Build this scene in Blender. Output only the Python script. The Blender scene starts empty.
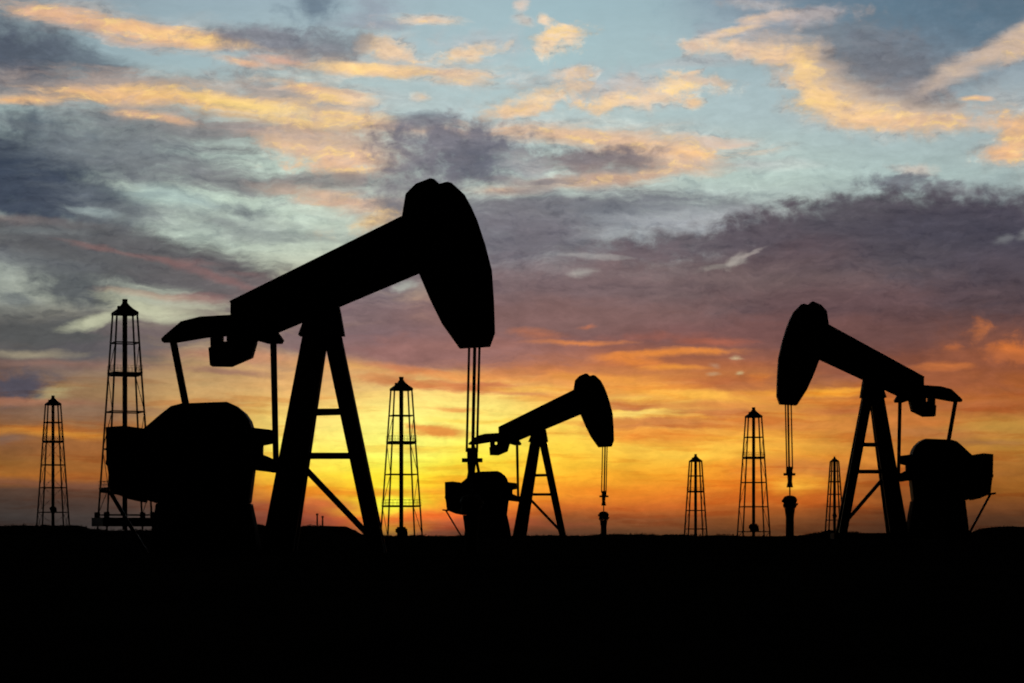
import bpy, bmesh, math, random
from mathutils import Vector, Matrix, noise
random.seed(7)
sc = bpy.context.scene
COL = sc.collection
F = 2418.0            # focal length in pixels (85 mm on a 36 mm sensor, 1024 px wide)
CX, HY = 512.0, 536.0 # principal column, horizon row
EYE = 1.6
def lin(c):
    c = c/255.0
    return c/12.92 if c <= 0.04045 else ((c+0.055)/1.055)**2.4
def rgb(t): return (lin(t[0]), lin(t[1]), lin(t[2]), 1.0)

# ------------------------------------------------------------------ camera
cam = bpy.data.cameras.new('camera')
co = bpy.data.objects.new('camera', cam); COL.objects.link(co)
cam.sensor_width = 36.0; cam.lens = 36.0*F/1024.0
cam.shift_y = (HY-341.5)/1024.0
cam.clip_start = 0.1; cam.clip_end = 20000
co.location = (0, 0, EYE); co.rotation_euler = (math.radians(90), 0, 0)
sc.camera = co
sc.view_settings.view_transform = 'Standard'; sc.view_settings.look = 'None'
sc.view_settings.exposure = 0; sc.view_settings.gamma = 1
sc.cycles.filter_width = 1.9
sc.cycles.max_bounces = 1; sc.cycles.use_adaptive_sampling = True; sc.cycles.adaptive_threshold = .03; sc.cycles.adaptive_min_samples = 8

# ------------------------------------------------------------------ materials
def mat(name, c, c2, rough=0.7, scale=3.0, bump=0.15, metallic=0.0):
    m = bpy.data.materials.new(name); m.use_nodes = True
    nt = m.node_tree; N = nt.nodes; L = nt.links
    b = N['Principled BSDF']
    tc = N.new('ShaderNodeTexCoord'); n = N.new('ShaderNodeTexNoise')
    n.inputs['Scale'].default_value = scale; n.inputs['Detail'].default_value = 8
    n.inputs['Roughness'].default_value = 0.65
    L.new(tc.outputs['Object'], n.inputs['Vector'])
    r = N.new('ShaderNodeValToRGB')
    r.color_ramp.elements[0].position = .35; r.color_ramp.elements[0].color = (*c, 1)
    r.color_ramp.elements[1].position = .68; r.color_ramp.elements[1].color = (*c2, 1)
    L.new(n.outputs['Fac'], r.inputs['Fac']); L.new(r.outputs['Color'], b.inputs['Base Color'])
    b.inputs['Roughness'].default_value = rough; b.inputs['Metallic'].default_value = metallic
    b.inputs['Specular IOR Level'].default_value = 0.06
    bp = N.new('ShaderNodeBump'); bp.inputs['Strength'].default_value = bump
    L.new(n.outputs['Fac'], bp.inputs['Height']); L.new(bp.outputs['Normal'], b.inputs['Normal'])
    return m
M_paint = mat('dark_painted_steel', (.012,.011,.009), (.022,.018,.013), .6, 1.6)
M_rust  = mat('weathered_steel', (.014,.011,.008), (.026,.017,.011), .75, 2.5)
M_cable = mat('wire_rope', (.02,.02,.02), (.04,.036,.03), .6, 20)
M_tower = mat('derrick_steel', (.025,.023,.02), (.05,.04,.03), .7, 1.2)
M_conc  = mat('concrete_plinth', (.022,.02,.018), (.036,.032,.028), .9, 2.5)
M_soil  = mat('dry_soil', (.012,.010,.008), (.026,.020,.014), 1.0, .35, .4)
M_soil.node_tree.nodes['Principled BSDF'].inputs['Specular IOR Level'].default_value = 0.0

M_scrub = mat('dry_scrub_leaf', (.012,.012,.007), (.03,.026,.014), 1.0, 4)
# ------------------------------------------------------------------ object helpers
def link(name, bm, m, parent=None, bevel=0):
    bmesh.ops.recalc_face_normals(bm, faces=bm.faces)
    me = bpy.data.meshes.new(name); bm.to_mesh(me); bm.free()
    me.materials.append(m)
    o = bpy.data.objects.new(name, me); COL.objects.link(o)
    if parent: o.parent = parent
    if bevel:
        b = o.modifiers.new('bevel', 'BEVEL'); b.width = bevel; b.segments = 2; b.limit_method = 'ANGLE'
    return o
def thing(name, loc, label, cat, group=None, rz=0, sx=1):
    o = bpy.data.objects.new(name, None); COL.objects.link(o)
    o.location = loc; o.rotation_euler = (0, 0, rz); o.scale = (sx, 1, 1)
    o.empty_display_size = .3
    o['label'] = label; o['category'] = cat
    if group: o['group'] = group
    return o
def dup(root, loc, rz, sx, label):
    r = root.copy(); COL.objects.link(r); r.location = loc
    r.rotation_euler = (0, 0, rz); r.scale = (sx, 1, 1); r['label'] = label
    for ch in [c for c in bpy.data.objects if c.parent == root]:
        c = ch.copy(); COL.objects.link(c); c.parent = r
        for g in [c2 for c2 in bpy.data.objects if c2.parent == ch]:
            d = g.copy(); COL.objects.link(d); d.parent = c
    return r
def bar(bm, a, b, w, h=None, up=(0, 0, 1)):
    """square bar between two points"""
    a = Vector(a); b = Vector(b); h = h or w
    d = (b-a).normalized(); u = Vector(up)
    if abs(d.dot(u)) > .97: u = Vector((0, 1, 0))
    s = d.cross(u).normalized(); t = s.cross(d).normalized()
    vs = []
    for p in (a, b):
        for i, j in ((-1,-1),(1,-1),(1,1),(-1,1)):
            vs.append(bm.verts.new(p + s*w*.5*i + t*h*.5*j))
    for f in ((0,1,2,3),(7,6,5,4),(0,4,5,1),(1,5,6,2),(2,6,7,3),(3,7,4,0)):
        bm.faces.new([vs[k] for k in f])
def tube(bm, a, b, r1, r2=None, n=12, caps=True):
    a = Vector(a); b = Vector(b); r2 = r1 if r2 is None else r2
    d = (b-a).normalized(); u = Vector((0,0,1)) if abs(d.z) < .9 else Vector((1,0,0))
    s = d.cross(u).normalized(); t = s.cross(d)
    A = []; B = []
    for i in range(n):
        q = 2*math.pi*i/n; v = s*math.cos(q)+t*math.sin(q)
        A.append(bm.verts.new(a+v*r1)); B.append(bm.verts.new(b+v*r2))
    for i in range(n):
        j = (i+1) % n; bm.faces.new((A[i], A[j], B[j], B[i]))
    if caps: bm.faces.new(A[::-1]); bm.faces.new(B)
def lathe(bm, prof, n=20):
    rings = []
    for r, z in prof:
        rings.append([bm.verts.new((r*math.cos(2*math.pi*i/n), r*math.sin(2*math.pi*i/n), z)) for i in range(n)])
    for a, b in zip(rings, rings[1:]):
        for i in range(n):
            j = (i+1) % n; bm.faces.new((a[i], a[j], b[j], b[i]))
    bm.faces.new(rings[0][::-1]); bm.faces.new(rings[-1])

# ------------------------------------------------------------------ terrain
# skyline silhouette: (pixel column, pixel row) measured on the ridge at Y=200
SKY = [(-900,533),(-400,530),(-100,528),(0,527),(20,526),(80,526),(95,529.5),(110,530.5),(240,530),(250,527),(257,524),(266,525.5),
       (272,528),(300,526.5),(312,526),(345,526.5),(354,530),(362,534.5),(372,536),(420,536.5),(520,536.5),(560,535.8),(580,536.5),
       (602,535.2),(640,534.8),(655,536.2),(672,535.0),(684,536.0),(697,537),(706,535.8),(728,535.8),(738,537.5),(775,537),(800,536),
       (815,533.5),(829,531),(838,531.5),(850,534),(870,535.5),(905,536),(955,535.5),(972,532),(984,528.5),(1000,527),(1012,526.6),(1024,528),
       (1060,527),(1200,531),(1500,529),(2000,534)]
RY = 200.0
def prof(px):
    if px <= SKY[0][0]: return SKY[0][1]
    for (a, ya), (b, yb) in zip(SKY, SKY[1:]):
        if a <= px <= b:
            t = (px-a)/(b-a); t = t*t*(3-2*t); return ya+(yb-ya)*t
    return SKY[-1][1]
def sm(a, b, x):
    t = max(0, min(1, (x-a)/(b-a))); return t*t*(3-2*t)
def gz(x, y):
    base = 1.1*sm(4, 46, y) + .38*sm(60, 140, y)
    base += 0.11*math.exp(-((x+4.5)/6)**2-((y-61)/5)**2)
    base += 0.08*math.exp(-((x-29)/12)**2-((y-100)/18)**2)       # slight rise under the right hand pumpjack
    px = CX + x/max(y, RY)*F
    h = (HY-prof(px))*RY/F + .12
    bell = math.exp(-((y-RY)/26.0)**2) if y < RY else math.exp(-((y-RY)/150.0)**2)
    z = base + h*bell
    z += .05*noise.noise(Vector((x*.11, y*.11, 0))) + .03*noise.noise(Vector((x*.7, y*.4, 3)))*sm(120,180,y)
    z += .09*noise.noise(Vector((x*.45, y*.05, 9)))*bell
    if y > 900: z -= (y-900)*.00002
    return z
def build_ground():
    bm = bmesh.new()
    ys = [-120,-60,-30,-15,-6,0,4,8,12,16,20,24,28,33,38,43,48,54,60,66,72,80,88,96,104,112,120,130,140,150]
    y = 158
    while y < 250: ys.append(y); y += 6
    while y < 6500: ys.append(y); y *= 1.12
    xs = []
    s = -1.2
    for i in range(-330, 331):
        t = i/330.0
        xs.append(math.copysign(.23*abs(t)+1.1*max(0,abs(t)-.8)**1.3*8, t))
    rows = []
    for y in ys:
        w = max(y, 0)+18+max(0, -y)*.5
        if y < RY: w = 18+y*(RY)/ (RY)
        rows.append([bm.verts.new((u*w*1.08, y, gz(u*w*1.08, y))) for u in xs])
    for a, b in zip(rows, rows[1:]):
        for i in range(len(xs)-1):
            bm.faces.new((a[i], a[i+1], b[i+1], b[i]))
    for f in bm.faces: f.smooth = True
    o = link('ground', bm, M_soil); o['kind'] = 'structure'
build_ground()

# ------------------------------------------------------------------ pumpjack
D0 = 61.0; K = F/D0; OX, OY = 330.0, 556.0
def J(px, py, y=0.0, comp=True):
    s = (1+y/D0) if comp else 1.0
    return Vector(((px-CX)/K*s + (CX-OX)/K, y, (HY-py)/K*s + (OY-HY)/K))
def prism(bm, pts, y0, y1, comp=True):
    """outline in the side elevation, extruded between y0 and y1"""
    a = [J(p[0], p[1], y0, comp) for p in pts]
    b = [Vector((v.x, y1, v.z)) for v in a]
    A = [bm.verts.new(v) for v in a]; B = [bm.verts.new(v) for v in b]
    n = len(A)
    bm.faces.new(A); bm.faces.new(B[::-1])
    for i in range(n):
        j = (i+1) % n; bm.faces.new((A[j], A[i], B[i], B[j]))
def leg(bm, pts, yt, yb, th):
    """quad outline top-left, top-right, bottom-right, bottom-left, splayed outwards"""
    ys = (yt, yt, yb, yb)
    A = [bm.verts.new(J(p[0], p[1], y-th/2 if y < 0 else y-th/2, False)) for p, y in zip(pts, ys)]
    B = [bm.verts.new(J(p[0], p[1], y+th/2, False)) for p, y in zip(pts, ys)]
    bm.faces.new(A); bm.faces.new(B[::-1])
    for i in range(4):
        j = (i+1) % 4; bm.faces.new((A[j], A[i], B[i], B[j]))
def strip(p, q, w):
    dx, dy = q[0]-p[0], q[1]-p[1]; l = math.hypot(dx, dy); nx, ny = -dy/l*w/2, dx/l*w/2
    return [(p[0]+nx,p[1]+ny),(q[0]+nx,q[1]+ny),(q[0]-nx,q[1]-ny),(p[0]-nx,p[1]-ny)]
def P(name, pts, y0, y1, m, par, bevel=.012, comp=True):
    bm = bmesh.new(); prism(bm, pts, y0, y1, comp); return link(name, bm, m, par, bevel)

GJ = 'pumpjacks working the oil field'
def make_pumpjack(loc, label):
    r = thing('pumpjack', loc, label, 'pumpjack', GJ)
    # walking beam: web with top and bottom flanges
    bm = bmesh.new()
    prism(bm, [(230.3,303),(402,218),(424,232),(420,269),(277,329.5),(232,343)], -.05, .05)
    prism(bm, strip((230.3,303.2),(404,217.4),5), -.2, .2)
    prism(bm, strip((240,344.6),(421,268.4),5), -.2, .2)
    prism(bm, [(230.3,300.8),(236,302),(236,343),(230.3,343)], -.19, .19)
    for px in (262, 300, 350, 385):
        yt = 301-(px-230.6)*.4953+3; yb = 331.5-(px-277)*.4235-3
        prism(bm, strip((px,yt),(px,yb),4), -.16, .16)
    link('walking_beam', bm, M_paint, r, .01)
    # horse head
    hd = P('horse_head', [(401.8,216.2),(405.4,193.7),(415.5,183.6),(430,177.9),(434,178.7),(439.3,183.6),(447,181.4),(451.9,182.8),
        (464.7,194.6),(471.5,207),(477.6,221),(485.5,245),(492,270.4),(494,300),(495,332),(490,345.6),(459.3,347.4),(441.5,322.4),(429,297),(418.2,271.7)],
        -.24, .24, M_paint, r, .02)
    bm = bmesh.new(); prism(bm, strip((452,205),(476,330),4),-.279,-.243)
    link('stiffener', bm, M_paint, hd)
    # saddle bearing
    P('saddle_bearing', [(304,318),(338,303.5),(339.7,311.4),(343.8,334.7),(297.8,334.7)], -.3, .3, M_rust, r)
    bm = bmesh.new(); tube(bm, J(322,322,-.42,False), J(322,322,.42,False), .14); link('pivot_pin', bm, M_rust, r, .01)
    # samson post
    for sgn in (-1, 1):
        bm = bmesh.new(); leg(bm, [(304.6,333),(325.6,333),(297,556),(263,556)] if 0 else [(303.6,334),(328,334),(294.5,556),(262,556)], .2*sgn, .5*sgn, .15); link('leg', bm, M_paint, r, .012)
        bm = bmesh.new(); leg(bm, [(323.5,334),(341,334),(386.5,556),(371.5,556)], .2*sgn, .5*sgn, .15); link('leg', bm, M_paint, r, .012)
    P('crossbar', [(314,408.6),(343,408.3),(343,414),(314,414.7)], -.27, .27, M_paint, r)
    P('crossbar', [(306,452.6),(355,452.6),(355,458.3),(306,458.3)], -.32, .32, M_paint, r)
    P('diagonal_brace', strip((303,466.5),(373,540),6.0), -.07, .07, M_paint, r)
    # equalizer bow and hanging counterweight
    P('equalizer', [(161,338.4),(165,334.5),(180.8,321.2),(199.8,316.4),(231,314.6),(262,317),(277.4,331.5),(283,339.3),(281,342.8),(267.2,342.8),
        (255.5,339.5),(240,334.5),(210,335.9),(176.4,341.5),(161.7,341.7)], -.2, .2, M_paint, r)
    bm = bmesh.new()
    prism(bm, [(210,330),(221.6,330),(221.6,341.3),(210.2,341.3)], -.25, .25)
    prism(bm, [(226.5,330),(257,330),(255.4,341.3),(226.5,341.3)], -.25, .25)
    prism(bm, [(210.2,341.4),(255.3,341.4),(251,356.4),(229.8,365.6),(209.8,365.2),(208.3,347.6),(210.4,346.9)], -.28, .28)
    link('counterweight', bm, M_rust, r)
    # pitmans
    P('pitman_arm', [(168.8,338),(175.8,338),(190,410),(183,410)], -.06, .06, M_paint, r)
    P('pitman_arm', [(270,339),(276.2,339),(278.6,466),(273,466)], -.06, .06, M_paint, r)
    for px, py in ((172.6,339.5),(274.5,340)):
        bm = bmesh.new(); tube(bm, J(px,py,-.32,False), J(px,py,.32,False), .075); link('wrist_pin', bm, M_rust, r)
    # gearbox housing
    g = P('gearbox_housing', [(143,428.4),(147.3,425.1),(159,415),(170.5,406),(181.5,403.2),(226.6,401.6),(234.9,405.2),(243.9,412.6),(249,420),
        (251.3,427.1),(252.6,470),(248.4,503),(155.5,503),(143,499)], -.45, .35, M_paint, r, .03)
    bm = bmesh.new(); prism(bm, strip((152,440),(246,440),3), -.49, -.453)
    link('seam', bm, M_paint, g)
    bm = bmesh.new(); tube(bm, J(200,456,-.47,False), J(200,456,-.62,False), .42, .36, 24); link('crank_hub', bm, M_rust, g)
    P('motor_box', [(105.6,427),(124,425.6),(142.8,428.2),(142.8,502.3),(129.5,499.4),(110.4,491.8),(108.5,475),(107,466),(105.4,464),(105.4,460.5),(106.2,460)], -.42, .38, M_rust, r, .02)
    P('bracket', [(251,427.3),(271.8,429.8),(272.2,443.5),(262.8,445.4),(262.5,454.4),(273.2,459),(290,461),(290,474.5),(275.9,472.8),(251.8,469.8)], -.12, .12, M_paint, r)
    P('step_ledge', [(101,489.5),(112,490.5),(114,494.4),(101,492.6)], -.3, .3, M_paint, r, 0)
    P('support_strut', strip((110.5,493),(148,556),3.6), -.05, .05, M_paint, r, 0)
    P('plinth', [(155.5,503.2),(248.8,503.2),(254,528.3),(259,560),(148,560)], -.55, .45, M_conc, r, .03)
    P('skid', [(140,556),(394,556),(394,566),(140,566)], -.62, .62, M_rust, r, .01)
    # bridle, carrier bar and polished rod
    for a, b in ((469.2,466.7),(479.5,477.0)):
        bm = bmesh.new(); tube(bm, J(a,345), J(b,452), .031, n=8); link('bridle_cable', bm, M_cable, r)
    bm = bmesh.new(); tube(bm, J(474.8,345), J(472.3,474), .045, n=10); link('polished_rod', bm, M_cable, r)
    bm = bmesh.new(); tube(bm, J(471.6,480), J(471.4,500), .032, n=10); link('lower_rod', bm, M_cable, r)
    c = P('carrier_bar', [(467,447.6),(477.8,447.6),(477.8,458),(467,458)], -.13, .13, M_rust, r)
    P('flange', [(461.8,458.1),(482.5,458.1),(482.5,462.2),(461.8,462.2)], -.1, .1, M_rust, c)
    P('rod_clamp', [(467.2,462.3),(475.8,462.3),(475,472),(477.2,481.5),(466,481.5),(467.8,472)], -.09, .09, M_rust, r)
    return r
GW = 'wellheads under the horse heads'
def make_wellhead(loc, label, sx=1.0):
    r = thing('wellhead', loc, label, 'wellhead', GW, 0, sx)
    k = 1/K
    def Z(py): return (OY-py)*k
    bm = bmesh.new(); lathe(bm, [(.17, Z(566)), (.165, Z(531)), (.19, Z(524)), (.22, Z(515.2))]); link('casing', bm, M_rust, r)
    bm = bmesh.new(); lathe(bm, [(.25, Z(515)), (.28, Z(511.7)), (.28, Z(509.5)), (.26, Z(508)), (.26, Z(506.5)), (.3, Z(504)), (.3, Z(501)), (.22, Z(496.5)), (.1, Z(494.8))])
    link('stuffing_box', bm, M_rust, r)
    for xa, xb in ((.27,.33),(-.33,-.27)):
        bm = bmesh.new(); tube(bm, (xa,0,Z(509 if xa > 0 else 504)), (xb,0,Z(509 if xa > 0 else 504)), .05); link('valve', bm, M_rust, r)
    return r
def jack_pos(px, py, D):  # world position whose base projects at (px,py) at distance D
    return ((px-CX)*D/F, D, EYE+(HY-py)*D/F)
p = jack_pos(OX, OY, D0)
jack = make_pumpjack(p, 'largest pumpjack in the foreground, its horse head raised high at the right')
x0 = 471.5
wh = make_wellhead((p[0]+(x0-OX)/K, p[1], p[2]), 'wellhead below the largest pumpjack, overlapping the small middle pumpjack')
# middle one: smaller on the picture because farther off
s = .437; Dm = D0/s
pm = jack_pos(585.5-(430-OX)*s, 373+(OY-178)*s, Dm)
dup(jack, pm, 0, 1, 'smallest pumpjack, in the middle distance right of the big pumpjack, facing right')
dup(wh, (pm[0]+(x0-OX)/K, pm[1], pm[2]), 0, 1, 'wellhead standing clear under the smallest pumpjack in the middle')
s = .614; Dr = D0/s; SX = .905
pr = jack_pos(812.9+(430-OX)*s*SX, 301+(OY-178)*s, Dr)
dup(jack, pr, math.pi, SX, 'right hand pumpjack facing left, turned opposite to the other two')
dup(wh, (pr[0]-(x0-OX)/K*SX, pr[1], pr[2]), 0, 1, 'wellhead under the left facing pumpjack on the right')

# ------------------------------------------------------------------ derricks
U = 24.0/228.0       # metres per tower unit
GD = 'drilling derricks on the horizon'
def make_derrick(px, eave_y, s, label, levels, ground_u, yaw=12.2, xb=False, blob=None, plats=(1,), base=False):
    D = 24.0*F/(228.0*s)
    zc = EYE+(HY-eave_y)*D/F            # eave height in the world
    X = (px-CX)*D/F
    H = ground_u*U
    r = thing('drilling_derrick', (X, D, zc-H), label, 'derrick', GD, math.radians(yaw))
    yw = math.radians(yaw); corr = -math.atan2(X, D)
    r.rotation_euler[2] = yw+corr
    def half(u): return (10.2+u*(22.9-10.2)/205.0)*U
    def zz(u): return H-u*U
    ths = max(.15, 1.1*D/F*.42)
    C4 = ((-1,-1),(1,-1),(1,1),(-1,1))
    for i, j in C4:
        bm = bmesh.new(); bar(bm, (i*half(0), j*half(0), zz(-1)), (i*half(ground_u), j*half(ground_u), zz(ground_u+8)), max(.17, 1.25*D/F))
        link('leg', bm, M_tower, r)
    for n, u in enumerate(levels):
        bm = bmesh.new(); h = half(u)
        plat = n in plats
        w = max(.13, .95*D/F)
        for k in range(4):
            a, b = C4[k], C4[(k+1) % 4]
            bar(bm, (a[0]*h, a[1]*h, zz(u)), (b[0]*h, b[1]*h, zz(u)), w)
        link('girt', bm, M_tower, r)
        if plat:
            hp = h+.8*U; t = 3.2*U if n == 1 else 1.2*U
            bm = bmesh.new()
            # walkway ring around the tower, open in the middle
            hi = .35
            for (xa, xb_, ya, yb) in ((-hp,hp,-hp,-hi),(-hp,hp,hi,hp),(-hp,-hi,-hi,hi),(hi,hp,-hi,hi)):
                m4 = Matrix.Translation(((xa+xb_)/2,(ya+yb)/2,zz(u)+.075)) @ Matrix.Diagonal((xb_-xa,yb-ya,t,1))
                bmesh.ops.create_cube(bm, size=1, matrix=m4)
            pl = link('platform', bm, M_tower, r)
            bm = bmesh.new()
            for hh in (3.6, 7.2):
                for k in range(4):
                    a, b = C4[k], C4[(k+1) % 4]
                    bar(bm, (a[0]*hp, a[1]*hp, zz(u)+t/2+hh*U), (b[0]*hp, b[1]*hp, zz(u)+t/2+hh*U), .028)
            for k in range(4):
                a, b = C4[k], C4[(k+1) % 4]
                for q in range(8):
                    t_ = q/8; x = (a[0]+(b[0]-a[0])*t_)*hp; y = (a[1]+(b[1]-a[1])*t_)*hp
                    bar(bm, (x,y,zz(u)+t/2), (x,y,zz(u)+t/2+7.3*U), .022)
            link('handrail', bm, M_tower, pl)
    # diagonals in the side panels
    L = [0]+list(levels)+[ground_u]
    for side in ((-1,0),(1,0),(0,-1),(0,1)):
        if not side[0] and not xb: continue
        bm = bmesh.new()
        for n in range(1, len(L)-1):
            u0, u1 = L[n], L[n+1]; h0, h1 = half(u0), half(u1); f = 1 if n % 2 else -1
            if side[0]:
                k = side[0]
                bar(bm, (k*h0, -f*h0, zz(u0)), (k*h1, f*h1, zz(u1)), .06)
                if xb: bar(bm, (k*h0, f*h0, zz(u0)), (k*h1, -f*h1, zz(u1)), .055)
            elif n > 1:
                k = side[1]
                bar(bm, (-h0*f*k, k*h0, zz(u0)), (h1*f*k, k*h1, zz(u1)), .05)
        link('bracing', bm, M_tower, r)
    # crown roof
    bm = bmesh.new()
    he = 11.4*U
    prev = None
    for hw, z in ((he,0),(he,2.6),(he*.62,6),(he*.36,9.2),(he*.2,12)):
        ring = [bm.verts.new((i*hw, j*hw, zz(0)+z*U)) for i, j in C4]
        if prev:
            for k in range(4): bm.faces.new((prev[k], prev[(k+1)%4], ring[(k+1)%4], ring[k]))
        else: bm.faces.new(ring[::-1])
        prev = ring
    bm.faces.new(prev)
    rf = link('crown_roof', bm, M_tower, r)
    bm = bmesh.new(); bmesh.ops.create_cube(bm, size=1, matrix=Matrix.Translation((0,0,zz(0)+13.6*U)) @ Matrix.Diagonal((4.4*U,4.4*U,4.6*U,1)))
    link('crown_block', bm, M_rust, rf); bm = bmesh.new()
    bmesh.ops.create_cube(bm, size=1, matrix=Matrix.Translation((-5.6*U,-1*U,zz(0)+6.6*U)) @ Matrix.Diagonal((4*U,4*U,4.4*U,1)))
    link('pulley_housing', bm, M_rust, rf)
    bm = bmesh.new(); tube(bm, (0,0,zz(-4)), (0,0,zz(ground_u+6)), max(2.45*U, 1.45*D/F), n=14); link('drill_pipe', bm, M_rust, r)
    if blob:
        bm = bmesh.new(); w = blob[1]*U
        b0 = zz(blob[0])
        bmesh.ops.create_cube(bm, size=1, matrix=Matrix.Translation((0,0,b0)) @ Matrix.Diagonal((w*.8,w*.8,w,1)))
        bmesh.ops.create_cube(bm, size=1, matrix=Matrix.Translation((.25*w,0,b0-.25*w)) @ Matrix.Diagonal((w*.8,w*.5,w*.45,1)))
        tube(bm, (-w*.6,0,b0+.1*w), (w*.62,0,b0+.1*w), w*.22)
        link('drive_unit', bm, M_rust, r, .05)
    if base:
        h = half(ground_u)
        bm = bmesh.new(); bmesh.ops.create_cube(bm, size=1, matrix=Matrix.Translation((0,0,.2)) @ Matrix.Diagonal((2*h+1.0,2*h+1.0,.9,1)))
        link('substructure', bm, M_rust, r)
        for i, j in C4:
            bm = bmesh.new(); tube(bm, (i*h,j*h,.65), (i*h,j*h,1.25), .3); link('footing', bm, M_rust, r)
    return r
full = [28,60,97,134,174]
make_derrick(124.9, 315, 1.0, 'tallest derrick, standing behind the motor box of the biggest pumpjack', full+[200], 209, plats=(1,4), base=True)
make_derrick(53.0, 405.3, .615, 'leftmost derrick, alone near the left edge of the picture', full, 206, xb=True, blob=(169,9))
make_derrick(401.3, 390.6, .865, 'derrick in front of the sun glow, between the big pumpjack legs and its cables', [29,61,97,134], 168, plats=(1,3), blob=(163,11))
make_derrick(695.6, 462, .50, 'small derrick on the horizon, next left of the tall one by the wellhead', [28,60,97,134], 152)
make_derrick(753.6, 417.7, .655, 'derrick just left of the right pumpjack wellhead with drive unit near its foot', [30,62,99,136,174], 184, blob=(168,12))
make_derrick(834.5, 461.8, .335, 'smallest derrick, partly behind the front leg of the right hand pumpjack', full, 204, yaw=14, blob=(161,11))

# low dry scrub along the rise: one uncountable mass
bm = bmesh.new()
for c in range(520):
    y = random.uniform(168, 216); x = random.uniform(-.25, .25)*y
    big = random.random()**3
    for q in range(random.randint(10, 26)):
        a = random.uniform(0, 6.28); rr = random.uniform(0, .35+.5*big)
        px_, py_ = x+rr*math.cos(a)*1.6, y+rr*math.sin(a)
        z = gz(px_, py_)-.03; h = random.uniform(.05, .12+.14*big); t = random.uniform(-.12, .12); w_ = random.uniform(.02, .05)
        v = [bm.verts.new(p_) for p_ in ((px_-w_, py_, z), (px_+w_, py_+.02, z), (px_+t+w_*.3, py_+.02, z+h), (px_+t-w_*.3, py_, z+h))]
        bm.faces.new(v)
o = link('dry_scrub', bm, M_scrub); o['kind'] = 'stuff'; o['label'] = 'low dry scrub along the dark skyline'; o['category'] = 'scrub'

# two thin pipes on the skyline
for px, top, lab in ((317.2,513.5,'taller of two thin pipes on the skyline between the big pumpjack legs'),(322.6,516,'shorter of two thin pipes on the skyline between the big pumpjack legs')):
    D = 230.0; x = (px-CX)*D/F
    z0 = gz(x, D)-.3; z1 = EYE+(HY-top)*D/F
    bm = bmesh.new(); tube(bm, (0,0,0), (0,0,z1-z0-.15), .085, .075, 10); tube(bm, (0,0,z1-z0-.15),(0,0,z1-z0), .12,.12,10)
    o = link('vent_pipe', bm, M_rust); o.location = (x, D, z0)
    o['label'] = lab; o['category'] = 'pipe'; o['group'] = 'thin pipes on the skyline'

# ------------------------------------------------------------------ light
SUN_AZ = math.atan((402-CX)/F); SUN_EL = math.radians(.6)
sun = bpy.data.lights.new('sun', 'SUN'); sun.energy = .03; sun.angle = math.radians(.5); sun.color = (1,.55,.22)
so = bpy.data.objects.new('sun', sun); COL.objects.link(so)
dv = Vector((math.sin(SUN_AZ)*math.cos(SUN_EL), math.cos(SUN_AZ)*math.cos(SUN_EL), math.sin(SUN_EL)))
so.rotation_euler = (-dv).to_track_quat('-Z', 'Y').to_euler(); so.location = (-40, 300, 60)

#@@SKY
w = bpy.data.worlds.new('World'); sc.world = w; w.use_nodes = True; w.cycles.sampling_method = 'NONE'
nt = w.node_tree; NN = nt.nodes; LL = nt.links; NN.clear()
def val(sock, v):
    if hasattr(v, 'is_output') or isinstance(v, bpy.types.NodeSocket): LL.new(v, sock)
    else: sock.default_value = v
def math_(op, a, b=None, c=None, clamp=False):
    n = NN.new('ShaderNodeMath'); n.operation = op; n.use_clamp = clamp
    val(n.inputs[0], a)
    if b is not None: val(n.inputs[1], b)
    if c is not None: val(n.inputs[2], c)
    return n.outputs[0]
def vm(op, a, b=None):
    n = NN.new('ShaderNodeVectorMath'); n.operation = op; val(n.inputs[0], a)
    if b is not None: val(n.inputs[1], b)
    return n.outputs['Value'] if op in ('LENGTH','DOT_PRODUCT') else n.outputs[0]
def comb(x, y, z=0.0):
    n = NN.new('ShaderNodeCombineXYZ'); val(n.inputs[0], x); val(n.inputs[1], y); val(n.inputs[2], z); return n.outputs[0]
def sep(v):
    n = NN.new('ShaderNodeSeparateXYZ'); LL.new(v, n.inputs[0]); return n.outputs
def noise_(v, scale, detail=6, rough=.55, dist=0.0, color=False):
    n = NN.new('ShaderNodeTexNoise'); LL.new(v, n.inputs['Vector'])
    n.inputs['Scale'].default_value = scale; n.inputs['Detail'].default_value = detail
    n.inputs['Roughness'].default_value = rough; n.inputs['Distortion'].default_value = dist
    return n.outputs['Color'] if color else n.outputs['Fac']
def mr(v, a, b, c, d, smooth=True):
    n = NN.new('ShaderNodeMapRange'); n.interpolation_type = 'SMOOTHSTEP' if smooth else 'LINEAR'
    LL.new(v, n.inputs['Value'])
    for k, x in zip(('From Min','From Max','To Min','To Max'), (a,b,c,d)): n.inputs[k].default_value = x
    return n.outputs['Result']
def mix(f, a, b, bt='MIX'):
    n = NN.new('ShaderNodeMix'); n.data_type = 'RGBA'; n.blend_type = bt
    val(n.inputs[0], f); val(n.inputs[6], a); val(n.inputs[7], b); return n.outputs[2]
tc = NN.new('ShaderNodeTexCoord')
dx, dy, dz = sep(tc.outputs['Generated'])
az = math_('ARCTAN2', dx, dy)                    # azimuth from north, elevation above the horizon
el = math_('ARCSINE', dz)
G = F/100.0
X = math_('MULTIPLY_ADD', az, G, CX/100); Y = math_('MULTIPLY_ADD', el, -G, HY/100)
def A(px, py):
    a = math.atan((px-CX)/F); e = math.atan((HY-py)*math.cos(a)/F)
    return CX/100+a*G, HY/100-e*G
P0 = comb(X, Y, 0)
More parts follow.
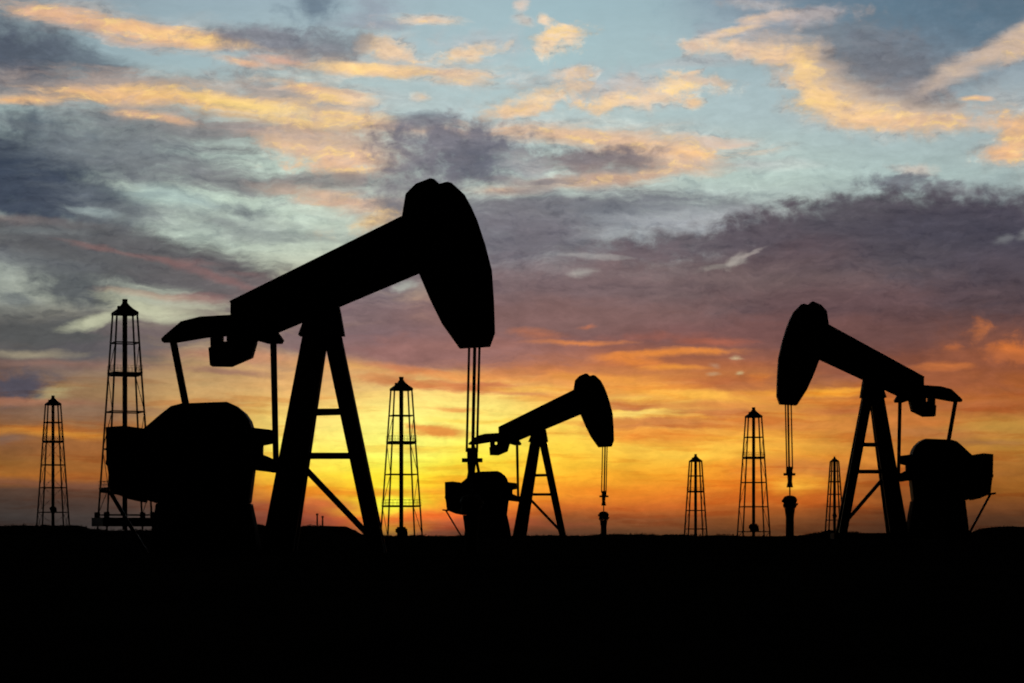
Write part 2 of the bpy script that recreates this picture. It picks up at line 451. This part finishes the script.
# cloud noise: streaks get flatter towards the horizon
Pst = comb(math_('MULTIPLY', X, .32), math_('MULTIPLY', Y, 1.5), 0)
w1 = vm('SUBTRACT', noise_(P0, 1.1, 5, .6, color=True), (.5,.5,.5))
w2 = vm('SUBTRACT', noise_(Pst, 2.4, 5, .6, color=True), (.5,.5,.5))
Pw = vm('ADD', P0, vm('MULTIPLY', w1, (.34,.15,0)))
Pw = vm('ADD', Pw, vm('MULTIPLY', w2, (.42,.11,0)))
Psoft = vm('ADD', P0, vm('MULTIPLY', w2, (.35,.14,0)))
n_puff = math_('SUBTRACT', noise_(vm('MULTIPLY', P0, (1,1.35,1)), 4.2, 7, .6, .25), .5)
n_streak = math_('SUBTRACT', noise_(vm('ADD', Pst, vm('MULTIPLY', w1, (.3,.5,0))), 4.2, 7, .63), .5)
n_soft = math_('SUBTRACT', noise_(vm('ADD', Pst, (7,3,1)), 1.7, 5, .55), .5)
NO = {'p': n_puff, 's': n_streak, 'o': n_soft}
# ---- clear-sky colour grid
COLS = [0,100,200,300,400,480,560,640,760,900,1024]
ROWS = {
 -60:[(100,130,150),(120,158,178),(128,168,186),(130,170,190),(134,176,194),(136,180,198),(136,180,198),(132,176,194),(112,148,172),(80,112,142),(74,102,128)],
 0:  [(112,142,158),(122,160,178),(130,170,188),(134,174,192),(140,180,196),(140,184,200),(138,184,200),(135,180,196),(118,152,174),(88,120,146),(82,112,136)],
 60: [(125,160,172),(132,172,186),(140,182,196),(150,186,196),(150,190,202),(150,192,204),(148,192,204),(146,188,200),(140,180,194),(116,152,174),(120,152,170)],
 120:[(140,172,178),(146,178,184),(158,186,190),(170,194,196),(170,200,206),(166,200,208),(164,200,208),(160,196,204),(154,190,200),(146,182,194),(146,178,190)],
 180:[(150,172,172),(160,182,180),(178,202,196),(186,208,202),(186,208,204),(184,204,202),(182,204,202),(178,202,202),(170,198,198),(158,190,194),(150,182,188)],
 240:[(158,172,172),(168,182,180),(186,202,188),(192,206,190),(190,198,182),(180,184,178),(176,182,178),(176,184,182),(150,150,155),(110,102,112),(108,104,112)],
 300:[(152,158,148),(168,174,158),(182,186,166),(188,180,150),(170,140,120),(140,108,112),(132,102,108),(128,98,104),(116,90,96),(104,82,88),(92,76,84)],
 340:[(104,94,90),(140,118,104),(178,154,122),(200,160,122),(170,120,104),(146,104,100),(138,96,94),(130,88,84),(124,84,78),(112,76,72),(126,78,62)],
 365:[(108,88,82),(138,114,98),(182,146,104),(214,164,110),(206,146,104),(184,120,88),(186,116,78),(182,108,68),(168,100,66),(132,78,58),(136,78,54)],
 390:[(122,88,72),(156,124,88),(196,156,102),(230,176,108),(248,208,120),(252,210,116),(240,168,88),(232,154,76),(216,138,66),(172,98,50),(176,98,46)],
 410:[(116,86,70),(150,112,76),(208,158,92),(244,206,112),(255,232,124),(255,230,120),(254,210,100),(252,204,98),(228,152,66),(186,112,54),(170,96,48)],
 430:[(146,98,58),(168,112,62),(222,168,84),(252,226,118),(255,244,122),(255,236,108),(255,214,86),(252,184,80),(232,156,62),(192,118,56),(186,130,60)],
 448:[(130,86,52),(158,100,54),(226,160,72),(254,232,104),(255,250,112),(255,236,84),(255,212,72),(254,200,76),(244,172,64),(190,118,50),(184,130,54)],
 464:[(146,96,46),(160,100,48),(216,136,52),(254,226,80),(255,246,84),(255,222,60),(254,200,58),(250,186,58),(240,156,48),(184,104,40),(164,106,46)],
 476:[(162,100,42),(164,96,42),(200,112,46),(254,208,58),(255,228,56),(255,204,50),(252,182,48),(248,168,46),(236,140,42),(168,94,38),(156,96,38)],
 490:[(84,62,50),(96,66,50),(150,84,48),(246,160,44),(255,200,44),(254,172,42),(246,154,42),(240,142,42),(222,124,38),(148,82,36),(146,88,33)],
 506:[(68,56,50),(78,60,52),(104,70,54),(186,96,54),(252,160,46),(246,136,44),(212,112,42),(208,108,42),(180,94,36),(116,66,34),(118,68,34)],
 519:[(61,54,51),(68,58,54),(82,64,56),(150,76,54),(244,104,46),(198,92,48),(140,80,44),(140,80,44),(138,78,38),(88,52,32),(86,54,34)],
 534:[(56,50,49),(60,54,52),(66,58,54),(104,68,54),(132,72,50),(104,64,46),(94,60,42),(94,62,40),(94,58,34),(70,44,30),(64,44,32)],
}
def fixgrid(ry, c):
    r, g, b_ = c
    if b_ > r+8: r, g, b_ = r+min(21,(b_-r)*.42), g+2, b_-6
    return (r, g, b_)
sx_, sy_, _ = sep(Psoft)
c0, c1 = A(COLS[0],HY)[0], A(COLS[-1],HY)[0]
cols = None; prevrow = None
fac = mr(sx_, c0, c1, 0, 1, False)
for ry in sorted(ROWS):
    rp = NN.new('ShaderNodeValToRGB'); rp.color_ramp.interpolation = 'B_SPLINE' if 0 else 'EASE'
    e = rp.color_ramp.elements
    for k, (cx, c) in enumerate(zip(COLS, ROWS[ry])):
        pos = (A(cx,HY)[0]-c0)/(c1-c0); pos = max(0, min(1, pos))
        if k == 0: el_ = e[0]; el_.position = 0
        elif k == len(COLS)-1: el_ = e[len(e)-1]; el_.position = 1
        else: el_ = e.new(pos)
        el_.color = rgb(fixgrid(ry, c))
    LL.new(fac if cols is None else math_('MULTIPLY_ADD', sep(cols)[0], 1e-7, fac), rp.inputs['Fac'])
    if cols is None: cols = rp.outputs['Color']
    else: cols = mix(mr(sy_, A(512,prevrow)[1], A(512,ry)[1], 0, 1, False), cols, rp.outputs['Color'])
    prevrow = ry
cur = cols
# ---- clouds: x, y, rx, ry, slope(deg), colour, opacity, softness, noise amount, noise kind
B = []
def b(x, y, rx, ry, ang, c, op=.9, so=.5, na=1.6, k='p'): B.append((x,y,rx,ry,ang,c,op,so,na,k))
#@@BLOBS
# upper left
b(15,8,70,14,5,(118,128,142),.6,.8,1.5,'s')
b(18,58,64,32,8,(84,88,108),.97,.6,1.3)
b(85,62,50,14,14,(98,104,122),.85,.7,2.2,'s')
b(60,85,70,12,3,(112,110,124),.8,.8,2,'s')
b(78,20,72,7.5,9,(236,184,138),.95,.5,2.0,'s')
b(110,36,45,6,12,(214,172,146),.7,.7,2,'s')
b(175,36,82,8,8,(246,192,128),1,.5,1.8,'s')
b(200,41,50,4,8,(255,208,128),.9,.7,1.5,'s')
b(280,46,70,15,4,(126,122,138),.9,.7,2)
b(312,10,26,12,0,(106,118,140),.85,.8,2)
b(330,50,30,14,5,(118,118,134),.7,.8,2)
b(246,64,28,3.5,5,(240,186,140),.9,.6,1.8,'s')
b(275,60,25,4,2,(222,172,140),.8,.7,1.8,'s')
b(25,84,110,14,2,(140,128,134),.7,.8,2,'s')
b(150,86,90,10,4,(160,138,136),.85,.7,1.8,'s')
b(285,95,60,14,12,(150,136,140),.8,.7,2)
b(312,90,38,7,10,(236,188,134),.9,.6,2.2,'s')
b(22,99,32,5,-3,(244,190,126),.95,.6,2.2,'s')
b(150,98,90,8,3,(246,192,124),.95,.55,2.0,'s')
b(225,103,85,10,6,(252,202,122),1,.5,1.8,'s')
b(250,106,55,6,8,(255,218,126),.9,.7,1.6,'s')
b(300,121,62,6,2,(254,212,132),.9,.6,1.8,'s')
b(40,118,60,9,3,(136,140,148),.75,.8,2.2,'s')
b(180,128,95,17,2,(128,122,130),.9,.7,2.0,'s')
b(155,118,34,4.5,5,(232,182,134),.9,.6,1.8,'s')
b(290,134,55,12,6,(160,142,138),.8,.7,2,'s')
b(316,150,50,7,9,(236,188,136),.8,.8,1.8,'s')
b(120,140,70,20,8,(122,124,134),.8,.8,2)
b(60,150,50,22,25,(92,104,122),.7,.8,2)
b(130,165,110,20,6,(118,118,130),.9,.7,2.2,'s')
b(230,180,75,14,5,(130,126,134),.85,.8,2.2,'s')
b(312,194,48,6,8,(190,164,146),.7,.8,2,'s')
b(20,178,85,44,20,(62,68,90),1,.45,.8)
b(70,205,76,22,12,(72,76,96),.97,.6,1.0)
b(120,205,60,14,12,(96,100,116),.85,.7,2.2,'s')
b(240,210,26,6,4,(122,126,134),.85,.7,2)
b(215,222,22,4,12,(132,136,140),.7,.7,2,'s')
b(200,222,110,14,4,(142,144,150),.55,.9,1.8,'s')
b(110,150,110,22,6,(124,128,138),.55,.9,1.8,'s')
b(95,212,22,3.5,8,(170,186,184),.55,.7,2,'s')
b(165,197,34,9,4,(176,200,194),.55,.8,2,'s')
# middle left
b(20,223,60,6,4,(148,124,122),.8,.8,1.6,'s')
b(60,238,130,14,3,(102,98,108),.95,.7,1.2,'s')
b(45,233,50,5,2,(150,166,166),.7,.8,1.8,'s')
b(120,258,160,24,7,(95,92,101),.98,.5,1.0,'s')
b(225,284,88,24,14,(104,96,104),.97,.5,1.1,'s')
b(290,300,60,20,10,(122,102,108),.9,.8,1.6,'s')
b(285,236,60,5,0,(142,146,150),.7,.8,2,'s')
b(20,262,60,9,5,(112,112,122),.7,.8,2,'s')
b(95,248,32,3,11,(192,122,108),.8,.8,1.3,'s')
b(165,260,32,3.5,5,(184,118,108),.8,.8,1.3,'s')
b(218,279,45,4.5,18,(186,114,106),.85,.8,1.3,'s')
b(240,274,20,3,6,(170,112,108),.6,.8,1.3,'s')
b(195,299,30,5,4,(160,112,108),.7,.8,1.5,'s')
b(78,290,46,17,14,(92,92,101),.97,.5,1.1)
b(12,297,20,6,0,(110,112,120),.7,.7,2)
b(55,335,110,24,0,(90,87,93),.99,.5,1.0,'s')
b(100,352,80,12,0,(98,90,100),.8,.7,1.8,'s')
b(190,330,80,18,-2,(118,100,106),.95,.6,1.5,'s')
b(142,294,36,4,6,(218,160,122),.9,.7,1.5,'s')
b(150,310,46,8,12,(196,198,168),.9,.7,1.7,'s')
b(100,322,36,5,-10,(192,194,164),.85,.7,1.7,'s')
b(300,340,80,22,0,(128,104,112),.9,.7,1.5,'s')
b(385,335,80,34,0,(132,104,114),.95,.7,1.3,'s')
b(380,285,60,24,-10,(124,108,120),.95,.7,1.6,'s')
b(345,312,60,16,0,(132,106,114),.8,.8,1.5,'s')
b(404,285,14,4,-10,(176,180,170),.8,.7,2)
b(30,352,40,3.5,0,(164,152,126),.75,.8,1.6,'s')
b(65,363,70,4.5,2,(150,112,98),.7,.8,1.6,'s')
b(15,385,38,14,-6,(84,76,92),1,.5,1.6)
b(60,372,40,8,0,(120,100,100),.6,.8,1.8,'s')
b(55,395,20,5,-8,(180,166,118),.7,.8,1.8,'s')
b(30,402,60,3.5,2,(170,112,84),.8,.7,1.4,'s')
b(90,412,80,10,2,(138,108,88),.7,.8,1.6,'s')
b(230,372,50,3,4,(150,108,96),.7,.8,1.5,'s')
b(250,358,70,5,2,(204,140,104),.6,.8,1.5,'s')
b(5,438,22,4,0,(118,94,84),.6,.8,1.6,'s')
b(70,434,60,4,4,(212,138,48),.7,.8,1.4,'s')
b(60,482,120,3,1,(120,78,60),.6,.8,1.3,'s')
b(260,412,30,3,0,(212,150,70),.6,.8,1.5,'s')
# upper centre
b(376,6,22,8,0,(150,160,172),.8,.8,2)
b(375,22,34,6,0,(150,156,168),.8,.8,2,'s')
b(425,19,32,4.5,2,(236,206,176),.9,.7,2,'s')
b(384,47,28,8,6,(248,212,166),.95,.6,2.6)
b(395,70,70,7,3,(248,204,144),1,.6,1.8,'s')
b(460,75,38,6,3,(234,200,158),.85,.7,2.2,'s')
b(365,66,40,4,2,(255,214,144),.9,.7,1.5,'s')
b(345,42,30,10,0,(128,130,144),.7,.8,2)
b(485,45,42,12,0,(188,190,192),.6,.9,2)
b(470,53,28,6,-8,(242,208,168),.9,.7,2.4)
b(345,97,26,7,6,(250,206,146),.95,.6,2.2,'s')
b(358,118,36,5,3,(254,212,140),.95,.6,1.8,'s')
b(418,96,9,4,0,(226,202,176),.8,.8,2)
b(400,100,60,10,5,(190,196,196),.35,.9,2,'s')
b(546,20,6,5,0,(250,222,190),.95,.8,2)
b(524,5,7,4,0,(220,200,184),.8,.8,2)
b(527,20,9,5,0,(214,198,184),.7,.8,2)
b(556,40,24,13,-25,(246,214,176),.95,.7,3.0)
b(562,32,10,6,0,(252,222,184),.8,.8,2.4)
b(600,86,70,14,0,(178,182,186),.65,.9,2)
b(540,99,42,8,-14,(250,214,162),.9,.7,2.8)
b(518,113,24,5,-6,(248,208,156),.9,.7,2.2)
b(582,77,24,6,0,(232,204,178),.8,.7,2.4)
b(628,88,40,9,-8,(196,182,172),.6,.8,2)
b(642,99,54,7,-7,(244,210,166),.85,.7,2.6)
b(674,86,14,9,0,(248,216,172),.9,.7,2.6)
b(610,106,14,6,-20,(244,210,166),.9,.7,2.4)
b(345,150,60,22,6,(216,182,152),.85,.7,2.2)
b(350,165,40,14,0,(236,190,146),.8,.7,2.4)
b(365,205,60,8,10,(234,188,146),.8,.7,2,'s')
b(385,218,36,8,-15,(255,208,128),.9,.7,2)
b(330,180,50,8,0,(140,132,138),.75,.8,2,'s')
b(395,190,40,14,0,(140,132,142),.8,.8,2)
b(410,128,80,8,3,(214,176,146),.8,.7,2,'s')
b(428,120,34,8,2,(128,134,150),.9,.6,2,'s')
b(600,139,105,9,4,(238,192,144),.88,.7,2.0,'s')
b(660,152,60,9,4,(240,192,140),.85,.7,2,'s')
b(455,142,78,20,2,(122,116,132),.97,.55,1.8)
b(480,166,60,18,0,(108,106,124),.97,.55,1.8)
b(420,165,40,22,0,(124,118,132),.85,.7,2)
b(600,160,66,12,0,(130,116,126),.95,.6,2.0)
b(605,172,60,8,-2,(140,122,128),.8,.7,2.2,'s')
b(600,181,66,6,-4,(232,182,138),.75,.7,2,'s')
b(525,165,24,10,0,(190,192,190),.6,.8,2.2)
b(505,192,34,5,0,(222,178,144),.8,.7,2,'s')
# band under the blue: grey layer
b(560,222,150,34,0,(126,122,134),.95,.6,1.7,'s')
b(520,245,90,36,0,(118,110,124),.95,.7,1.4,'s')
b(640,212,70,14,0,(118,118,132),.85,.7,2,'s')
b(730,206,50,10,2,(130,130,140),.85,.7,2.4)
b(690,224,66,13,0,(168,172,176),1,.8,1.6,'s')
b(640,238,50,9,0,(164,170,172),1.1,.8,1.8,'s')
b(430,225,60,24,0,(120,116,130),.9,.7,1.8)
# upper right cloud
b(875,22,120,42,4,(100,122,146),.95,.8,1.3)
b(990,14,70,34,0,(90,110,134),.8,.9,1.3)
b(770,30,60,14,-6,(156,162,174),.65,.9,2.0)
b(830,45,62,26,10,(128,134,148),.85,.8,1.4)
b(885,62,78,30,12,(122,124,140),.85,.9,1.2)
b(800,62,34,18,25,(204,180,160),.75,1.1,1.4)
b(838,92,50,22,22,(206,178,152),.8,1.1,1.2)
b(905,112,66,15,8,(208,178,150),.85,1,1.2)
b(742,49,42,7,3,(246,208,162),.92,.7,1.6)
b(775,55,24,8,6,(246,206,156),.85,.8,1.6)
b(803,76,13,22,-8,(250,208,146),.95,.7,1.4)
b(822,98,26,15,22,(254,210,138),.97,.7,1.3)
b(858,111,40,11,14,(252,206,138),.95,.7,1.3)
b(910,122,50,8,4,(242,196,142),.92,.7,1.3)
b(948,122,28,7,0,(228,188,148),.75,.9,1.4)
b(893,66,54,22,14,(118,118,133),.9,.9,1.2)
b(918,92,40,10,14,(146,134,140),.8,1,1.3)
b(738,31,34,3.2,-14,(234,202,172),.7,.8,2.2,'s')
b(765,18,26,4,-8,(234,202,174),.65,.8,2.4)
b(815,16,44,7,-4,(196,180,174),.55,.9,2.2)
b(760,3,30,5,0,(196,186,182),.6,.8,2.2)
b(992,50,72,8,-27,(206,182,162),.85,.9,1.2,'s')
b(1030,38,40,12,-20,(214,186,162),.7,1,1.2)
b(1014,50,24,7,-20,(226,194,164),.6,.9,1.4)
b(960,72,24,8,-30,(196,178,166),.6,.9,1.5)
b(980,100,13,2.5,0,(236,192,152),.9,.6,1,'s')
b(1018,138,20,22,-30,(238,186,126),.97,.55,1.6)
b(1008,152,20,8,0,(236,184,130),.9,.6,1.8)
b(690,48,12,8,0,(226,196,170),.85,.7,2)
b(697,80,24,5,0,(230,200,172),.8,.7,2.2)
b(688,103,10,5,0,(240,202,158),.9,.7,1.8)
b(702,62,40,5,-6,(190,186,186),.5,.8,2,'s')
b(698,154,26,5,0,(246,196,134),.9,.6,1.6,'s')
b(692,167,36,8,0,(218,182,154),.85,.7,1.8,'s')
b(725,143,34,4,0,(212,190,174),.7,.7,1.8,'s')
b(760,165,50,5,2,(186,186,184),.5,.8,1.8,'s')
# dark bank on the right
b(920,168,22,5,2,(204,192,180),.8,.7,2)
b(905,181,44,9,2,(116,116,130),.92,.6,2.4)
b(950,190,50,9,6,(120,118,130),.85,.7,2.4)
b(970,262,210,58,2,(94,86,100),.99,.3,1.0)
b(850,248,120,44,-6,(94,86,98),.99,.35,1.3)
b(770,282,90,44,-4,(104,88,98),.97,.4,1.2)
b(930,225,90,18,0,(84,80,96),.8,.8,1.8)
b(1000,236,60,16,6,(82,78,94),.8,.8,1.6)
b(840,215,50,14,-8,(100,94,106),.8,.7,2)
b(695,246,66,17,-4,(104,92,104),.95,.55,1.8)
b(755,232,44,20,-16,(102,92,104),.95,.55,2.0)
b(638,254,52,11,0,(112,96,108),.95,.55,2.0)
b(700,292,200,28,0,(117,95,101),.97,.7,1.0,'s')
b(560,295,120,28,0,(124,100,108),.95,.7,1.2,'s')
b(860,310,160,24,0,(112,86,92),.9,.8,1.2,'s')
b(588,257,36,2.2,0,(170,168,166),.85,.6,1.6,'s')
b(580,273,13,2.8,-6,(184,182,174),.85,.8,1.6)
b(724,266,24,2.2,-8,(164,154,152),.7,.6,2.2)
b(736,262,10,5,-30,(196,188,178),.8,.8,2.4)
b(753,253,12,2,-26,(176,166,160),.8,.6,1.8)
b(999,242,9,4,0,(150,150,156),.85,.7,2)
b(1022,237,7,5,0,(160,160,162),.85,.7,2)
b(1000,300,60,30,0,(92,76,84),.7,.9,1.0)
b(560,320,160,20,0,(134,98,100),.85,.8,1.2,'s')
b(780,335,160,16,0,(124,86,82),.8,.8,1.2,'s')
b(940,330,120,18,0,(112,80,80),.75,.8,1.2,'s')
# orange embers under the bank
b(500,342,60,6,0,(150,102,90),.6,.8,1.6,'s')
b(578,342,46,2.4,1,(232,140,72),.8,.8,1.8,'s')
b(540,334,26,4,6,(196,118,82),.7,.8,2,'s')
b(581,326,8,1.8,-6,(200,118,80),.6,.8,1.6)
b(668,353,58,3.2,-2,(238,144,62),.85,.7,2.0,'s')
b(630,360,30,5,8,(226,134,62),.85,.7,2,'s')
b(668,368,30,2.4,0,(236,150,62),.85,.7,1.8,'s')
b(660,337,50,4,0,(160,96,80),.5,.9,2)
b(720,342,30,4,0,(176,100,76),.7,.8,2,'s')
b(736,357,6,2,0,(204,178,138),.85,.8,1.4)
b(741,373,5,2,0,(204,172,124),1,.8,1.4)
b(711,374,6,2.2,0,(196,160,120),.7,.8,1.6)
b(709,365,5,2,0,(180,146,118),.5,.8,1.6)
b(765,379,10,4.5,0,(240,146,62),.95,.7,1.6)
b(740,384,60,7,0,(170,96,68),.6,.8,1.8,'s')
b(1000,346,60,20,0,(150,90,66),.5,1,1.6)
b(1014,350,20,9,-5,(222,122,54),.85,.8,3.0)
b(979,333,12,10,0,(190,110,62),.7,.9,3.2)
b(978,358,36,12,0,(150,88,62),.6,.9,2.6)
b(956,347,8,3,0,(190,108,64),.7,.8,1.8)
b(936,367,20,3,0,(206,118,60),.8,.7,1.8,'s')
b(840,372,60,12,0,(140,88,76),.6,.8,1.5,'s')
b(350,366,60,8,6,(238,176,100),.8,.7,2,'s')
b(440,352,110,14,0,(148,106,100),.95,.6,1.6,'s')
b(400,368,40,4,6,(206,130,88),.8,.7,1.8,'s')
b(480,377,80,4.5,2,(236,150,80),.85,.7,1.8,'s')
b(550,372,70,5,0,(200,122,78),.8,.7,2,'s')
b(600,378,60,5,4,(240,158,70),.8,.7,2,'s')
b(480,387,70,4.5,3,(206,124,84),.85,.6,1.9,'s')
b(520,394,30,2.5,4,(210,132,84),.8,.7,1.6,'s')
b(400,382,60,4,5,(214,136,80),.75,.7,1.8,'s')
b(540,390,40,3,0,(252,196,90),.7,.7,1.8,'s')
b(448,410,26,2.8,0,(232,154,78),.85,.6,1.6,'s')
b(440,432,32,5,5,(232,144,66),.95,.5,1.5,'s')
b(410,427,14,2.5,5,(226,134,62),.85,.7,1.4,'s')
b(500,421,60,2,0,(250,196,70),.6,.8,1.8,'s')
b(430,446,60,2,0,(250,200,60),.5,.8,1.8,'s')
b(630,402,30,5,8,(206,124,78),.85,.6,2,'s')
b(640,409,20,2.2,0,(200,122,78),.85,.7,1.5,'s')
b(640,415,40,3,0,(255,226,122),.7,.8,1.4,'s')
b(640,400,40,3,3,(255,206,92),.7,.8,1.6,'s')
b(650,424,60,5.5,0,(204,124,72),.9,.6,1.8,'s')
b(640,436,70,5,2,(238,152,62),.85,.7,1.8,'s')
b(600,424,50,2.5,0,(240,160,70),.7,.7,1.6,'s')
b(640,390,50,6,3,(240,164,72),.8,.7,2.2,'s')
b(700,397,60,4,4,(252,186,76),.9,.7,1.8,'s')
b(712,407,70,4.5,2,(216,138,70),.85,.7,1.6,'s')
b(715,415,46,4,0,(196,118,68),.85,.6,1.8,'s')
b(700,425,80,5,0,(206,128,68),.75,.7,2,'s')
b(735,440,40,3,0,(252,190,70),.8,.7,1.8,'s')
b(830,391,60,3.5,-2,(250,170,56),.9,.6,1.6,'s')
b(830,400,60,3,0,(226,142,60),.7,.7,1.8,'s')
b(850,410,50,4,0,(192,112,62),.8,.7,1.8,'s')
b(800,425,60,5,2,(216,136,64),.7,.7,2,'s')
b(940,385,80,10,0,(158,92,62),.8,.7,1.8,'s')
b(975,406,60,5,2,(176,100,56),.8,.7,1.8,'s')
b(900,420,50,4,2,(206,122,58),.8,.7,1.8,'s')
b(930,432,70,4,0,(180,114,62),.8,.7,1.8,'s')
b(1000,425,40,6,0,(190,142,64),.7,.8,1.8,'s')
b(985,440,46,3.5,2,(156,106,62),.8,.7,1.6,'s')
b(1000,472,40,3,0,(150,96,44),.6,.7,1.6,'s')
b(800,470,60,9,2,(200,124,62),.7,.7,1.6,'s')
b(795,486,30,8,0,(252,186,62),.75,.9,1.2,'s')
b(700,456,50,8,0,(254,202,74),.6,.9,1.4,'s')
b(880,460,40,6,0,(224,146,60),.6,.8,1.8,'s')
b(780,500,120,5,1,(216,118,44),.5,.8,1.6,'s')
b(610,492,60,5,6,(226,122,36),.6,.8,1.4,'s')
# glow of the hidden sun and its ember streaks
b(395,500,46,22,0,(255,232,50),.8,1.2,.4,'s')
b(400,503,24,15,0,(255,252,72),.9,1.2,.3,'s')
b(370,494,40,3,2,(250,150,50),.7,.8,1.4,'s')
b(440,492,60,3,0,(255,170,50),.6,.8,1.4,'s')
b(405,519,50,4.5,-2,(232,84,44),.8,.8,1.3,'s')
b(440,514,50,3.5,0,(240,110,48),.6,.8,1.4,'s')
b(340,506,34,3.5,6,(200,96,56),.6,.8,1.4,'s')
b(470,524,90,4,0,(160,80,52),.6,.8,1.2,'s')
#@@END
def vma(a, b_, c_):
    n = NN.new('ShaderNodeVectorMath'); n.operation = 'MULTIPLY_ADD'; val(n.inputs[0], a); val(n.inputs[1], b_); val(n.inputs[2], c_); return n.outputs[0]
pwx, pwy, _ = sep(Pw); XX = comb(pwx, pwx, 0); YY = comb(pwy, pwy, 0)
def tune(x,y,rx,ry,ang,c,op,so,na,k):
    r, g, b_ = c
    if max(c)-min(c) < 50 and b_ >= g-2 and max(c) < 165:       # grey clouds: less purple
        r, g, b_ = r-3, g+1, b_-5
        if x > 740 and y > 190: r, g, b_ = r-8, g-10, b_-8; na *= .7
    if r-b_ > 60 and 240 < y < 305 and x < 250: op *= .26; rx *= 1.1; ry *= .8
    if min(c) > 138 and y > 230 and x > 500: op *= .6
    if max(rx, ry) < 125: so = min(so*1.35, 1.05); na *= 1.3
    if rx < 12: na *= .8
    return (x,y,rx,ry,ang,(r,g,b_),op,so,na,k)
BB = []
for q in B:
    x,y,rx,ry,ang,c,op,so,na,k = q
    if c[0]-c[2] > 75 and y < 232 and rx > 15:              # a softer, greyer fringe around each lit cloud
        BB.append(tune(x, y-ry*.35, rx*1.25, ry*1.7, ang, (198,180,166), .36, 1.1, na, k))
        c = (c[0], c[1], min(255, c[2]+6)); so = so*1.2
        q = (x,y,rx,ry*.92,ang,c,op*.95,so,na,k)
    BB.append(tune(*q))
for (x,y,rx,ry,ang,c,op,so,na,k) in BB:
    cx, cy = A(x,y)
    R = math.radians(ang); cs, sn = math.cos(R), math.sin(R); qx, qy = rx*1.05/100, ry*1.15/100
    # ellipse distance; the 1e-7 term only fixes the evaluation order, which keeps the node stack short
    t0 = vma(cur, (1e-7, 1e-7, 0), (-(cx*cs+cy*sn)/qx, (cx*sn-cy*cs)/qy, 0))
    t1 = vma(YY, (sn/qx, cs/qy, 0), t0)
    d = vm('LENGTH', vma(XX, (cs/qx, -sn/qy, 0), t1))
    d = math_('MULTIPLY_ADD', NO[k], na, d)
    cur = mix(mr(d, 1+so*.6, 1-so*.9, 0, op), cur, rgb(c))
# fine texture inside the clouds
lr, lg, lb = sep(cur)
wisp = noise_(vm('ADD', vm('MULTIPLY', P0, (.9,2.3,1)), vm('MULTIPLY', w1, (.9,1.2,0))), 6.5, 8, .62, .4)
wisp2 = noise_(vm('MULTIPLY', Pw, (.8,2.6,1)), 2.6, 6, .6)
wmix = math_('MULTIPLY_ADD', wisp2, .55, math_('MULTIPLY', wisp, .45))
upper = mr(Y, 2.4, 3.1, 1, 0)
peachy = math_('MULTIPLY', mr(math_('SUBTRACT', lr, lb), .08, .4, 0, 1), upper)
cur = mix(math_('MULTIPLY', peachy, mr(wmix, .5, .66, 0, .5)), cur, rgb((176,160,158)))
cur = mix(math_('MULTIPLY', peachy, mr(wmix, .5, .38, 0, .6)), cur, rgb((255,216,140)))
greyish = math_('MULTIPLY', mr(math_('ABSOLUTE', math_('SUBTRACT', lr, lb)), .12, .03, 0, 1), mr(Y, 3.2, 3.6, 1, 0))
cur = mix(math_('MULTIPLY', greyish, mr(wmix, .5, .62, 0, .6)), cur, mix(1.0, cur, (.64,.65,.7,1), 'MULTIPLY'))
cur = mix(math_('MULTIPLY', greyish, mr(wmix, .5, .36, 0, .45)), cur, mix(1.0, cur, (1.42,1.4,1.34,1), 'MULTIPLY'))
cr, cg, cb = sep(cur)
cloudy = mr(math_('SUBTRACT', cb, cr), .03, .2, 1, .15)
fine = noise_(vm('MULTIPLY', Pw, (1,2.2,1)), 5.0, 8, .66)
broad = noise_(vm('MULTIPLY', Pw, (.6,1.6,1)), 2.2, 5, .6)
shade = math_('MULTIPLY', mr(fine, .25, .75, .84, 1.16, False), mr(broad, .3, .7, .9, 1.1, False))
cur = mix(cloudy, cur, mix(1.0, cur, shade, 'MULTIPLY'))
# thin level streaks low over the horizon
lowband = mr(Y, 3.6, 4.0, 0, 1)
thin = noise_(comb(math_('MULTIPLY', sep(Psoft)[0], .22), math_('MULTIPLY', sep(Psoft)[1], 2.6), 4.0), 3.6, 6, .62)
cur = mix(math_('MULTIPLY', lowband, mr(thin, .5, .63, 0, .62)), cur, mix(1.0, cur, (.86,.62,.5,1), 'MULTIPLY'))
cur = mix(math_('MULTIPLY', lowband, mr(thin, .47, .34, 0, .5)), cur, mix(1.0, cur, (1.04,1.14,1.2,1), 'MULTIPLY'))
# away from the sunset the dome goes over into a dim dusk sky
sk = NN.new('ShaderNodeTexSky'); sk.sky_type = 'NISHITA'; sk.sun_disc = False
sk.sun_elevation = SUN_EL; sk.sun_rotation = SUN_AZ
dusk = mix(1.0, sk.outputs[0], (.008,.008,.009,1), 'MULTIPLY')
wfront = math_('MULTIPLY', mr(dy, .15, .75, 0, 1), mr(el, math.radians(13.5), math.radians(24), 1, 0))
wfront = math_('MULTIPLY', wfront, mr(el, math.radians(-3), math.radians(-1), 0, 1))
final = mix(wfront, dusk, cur)
bg = NN.new('ShaderNodeBackground'); LL.new(final, bg.inputs['Color']); bg.inputs['Strength'].default_value = 1.0
out = NN.new('ShaderNodeOutputWorld'); LL.new(bg.outputs[0], out.inputs['Surface'])
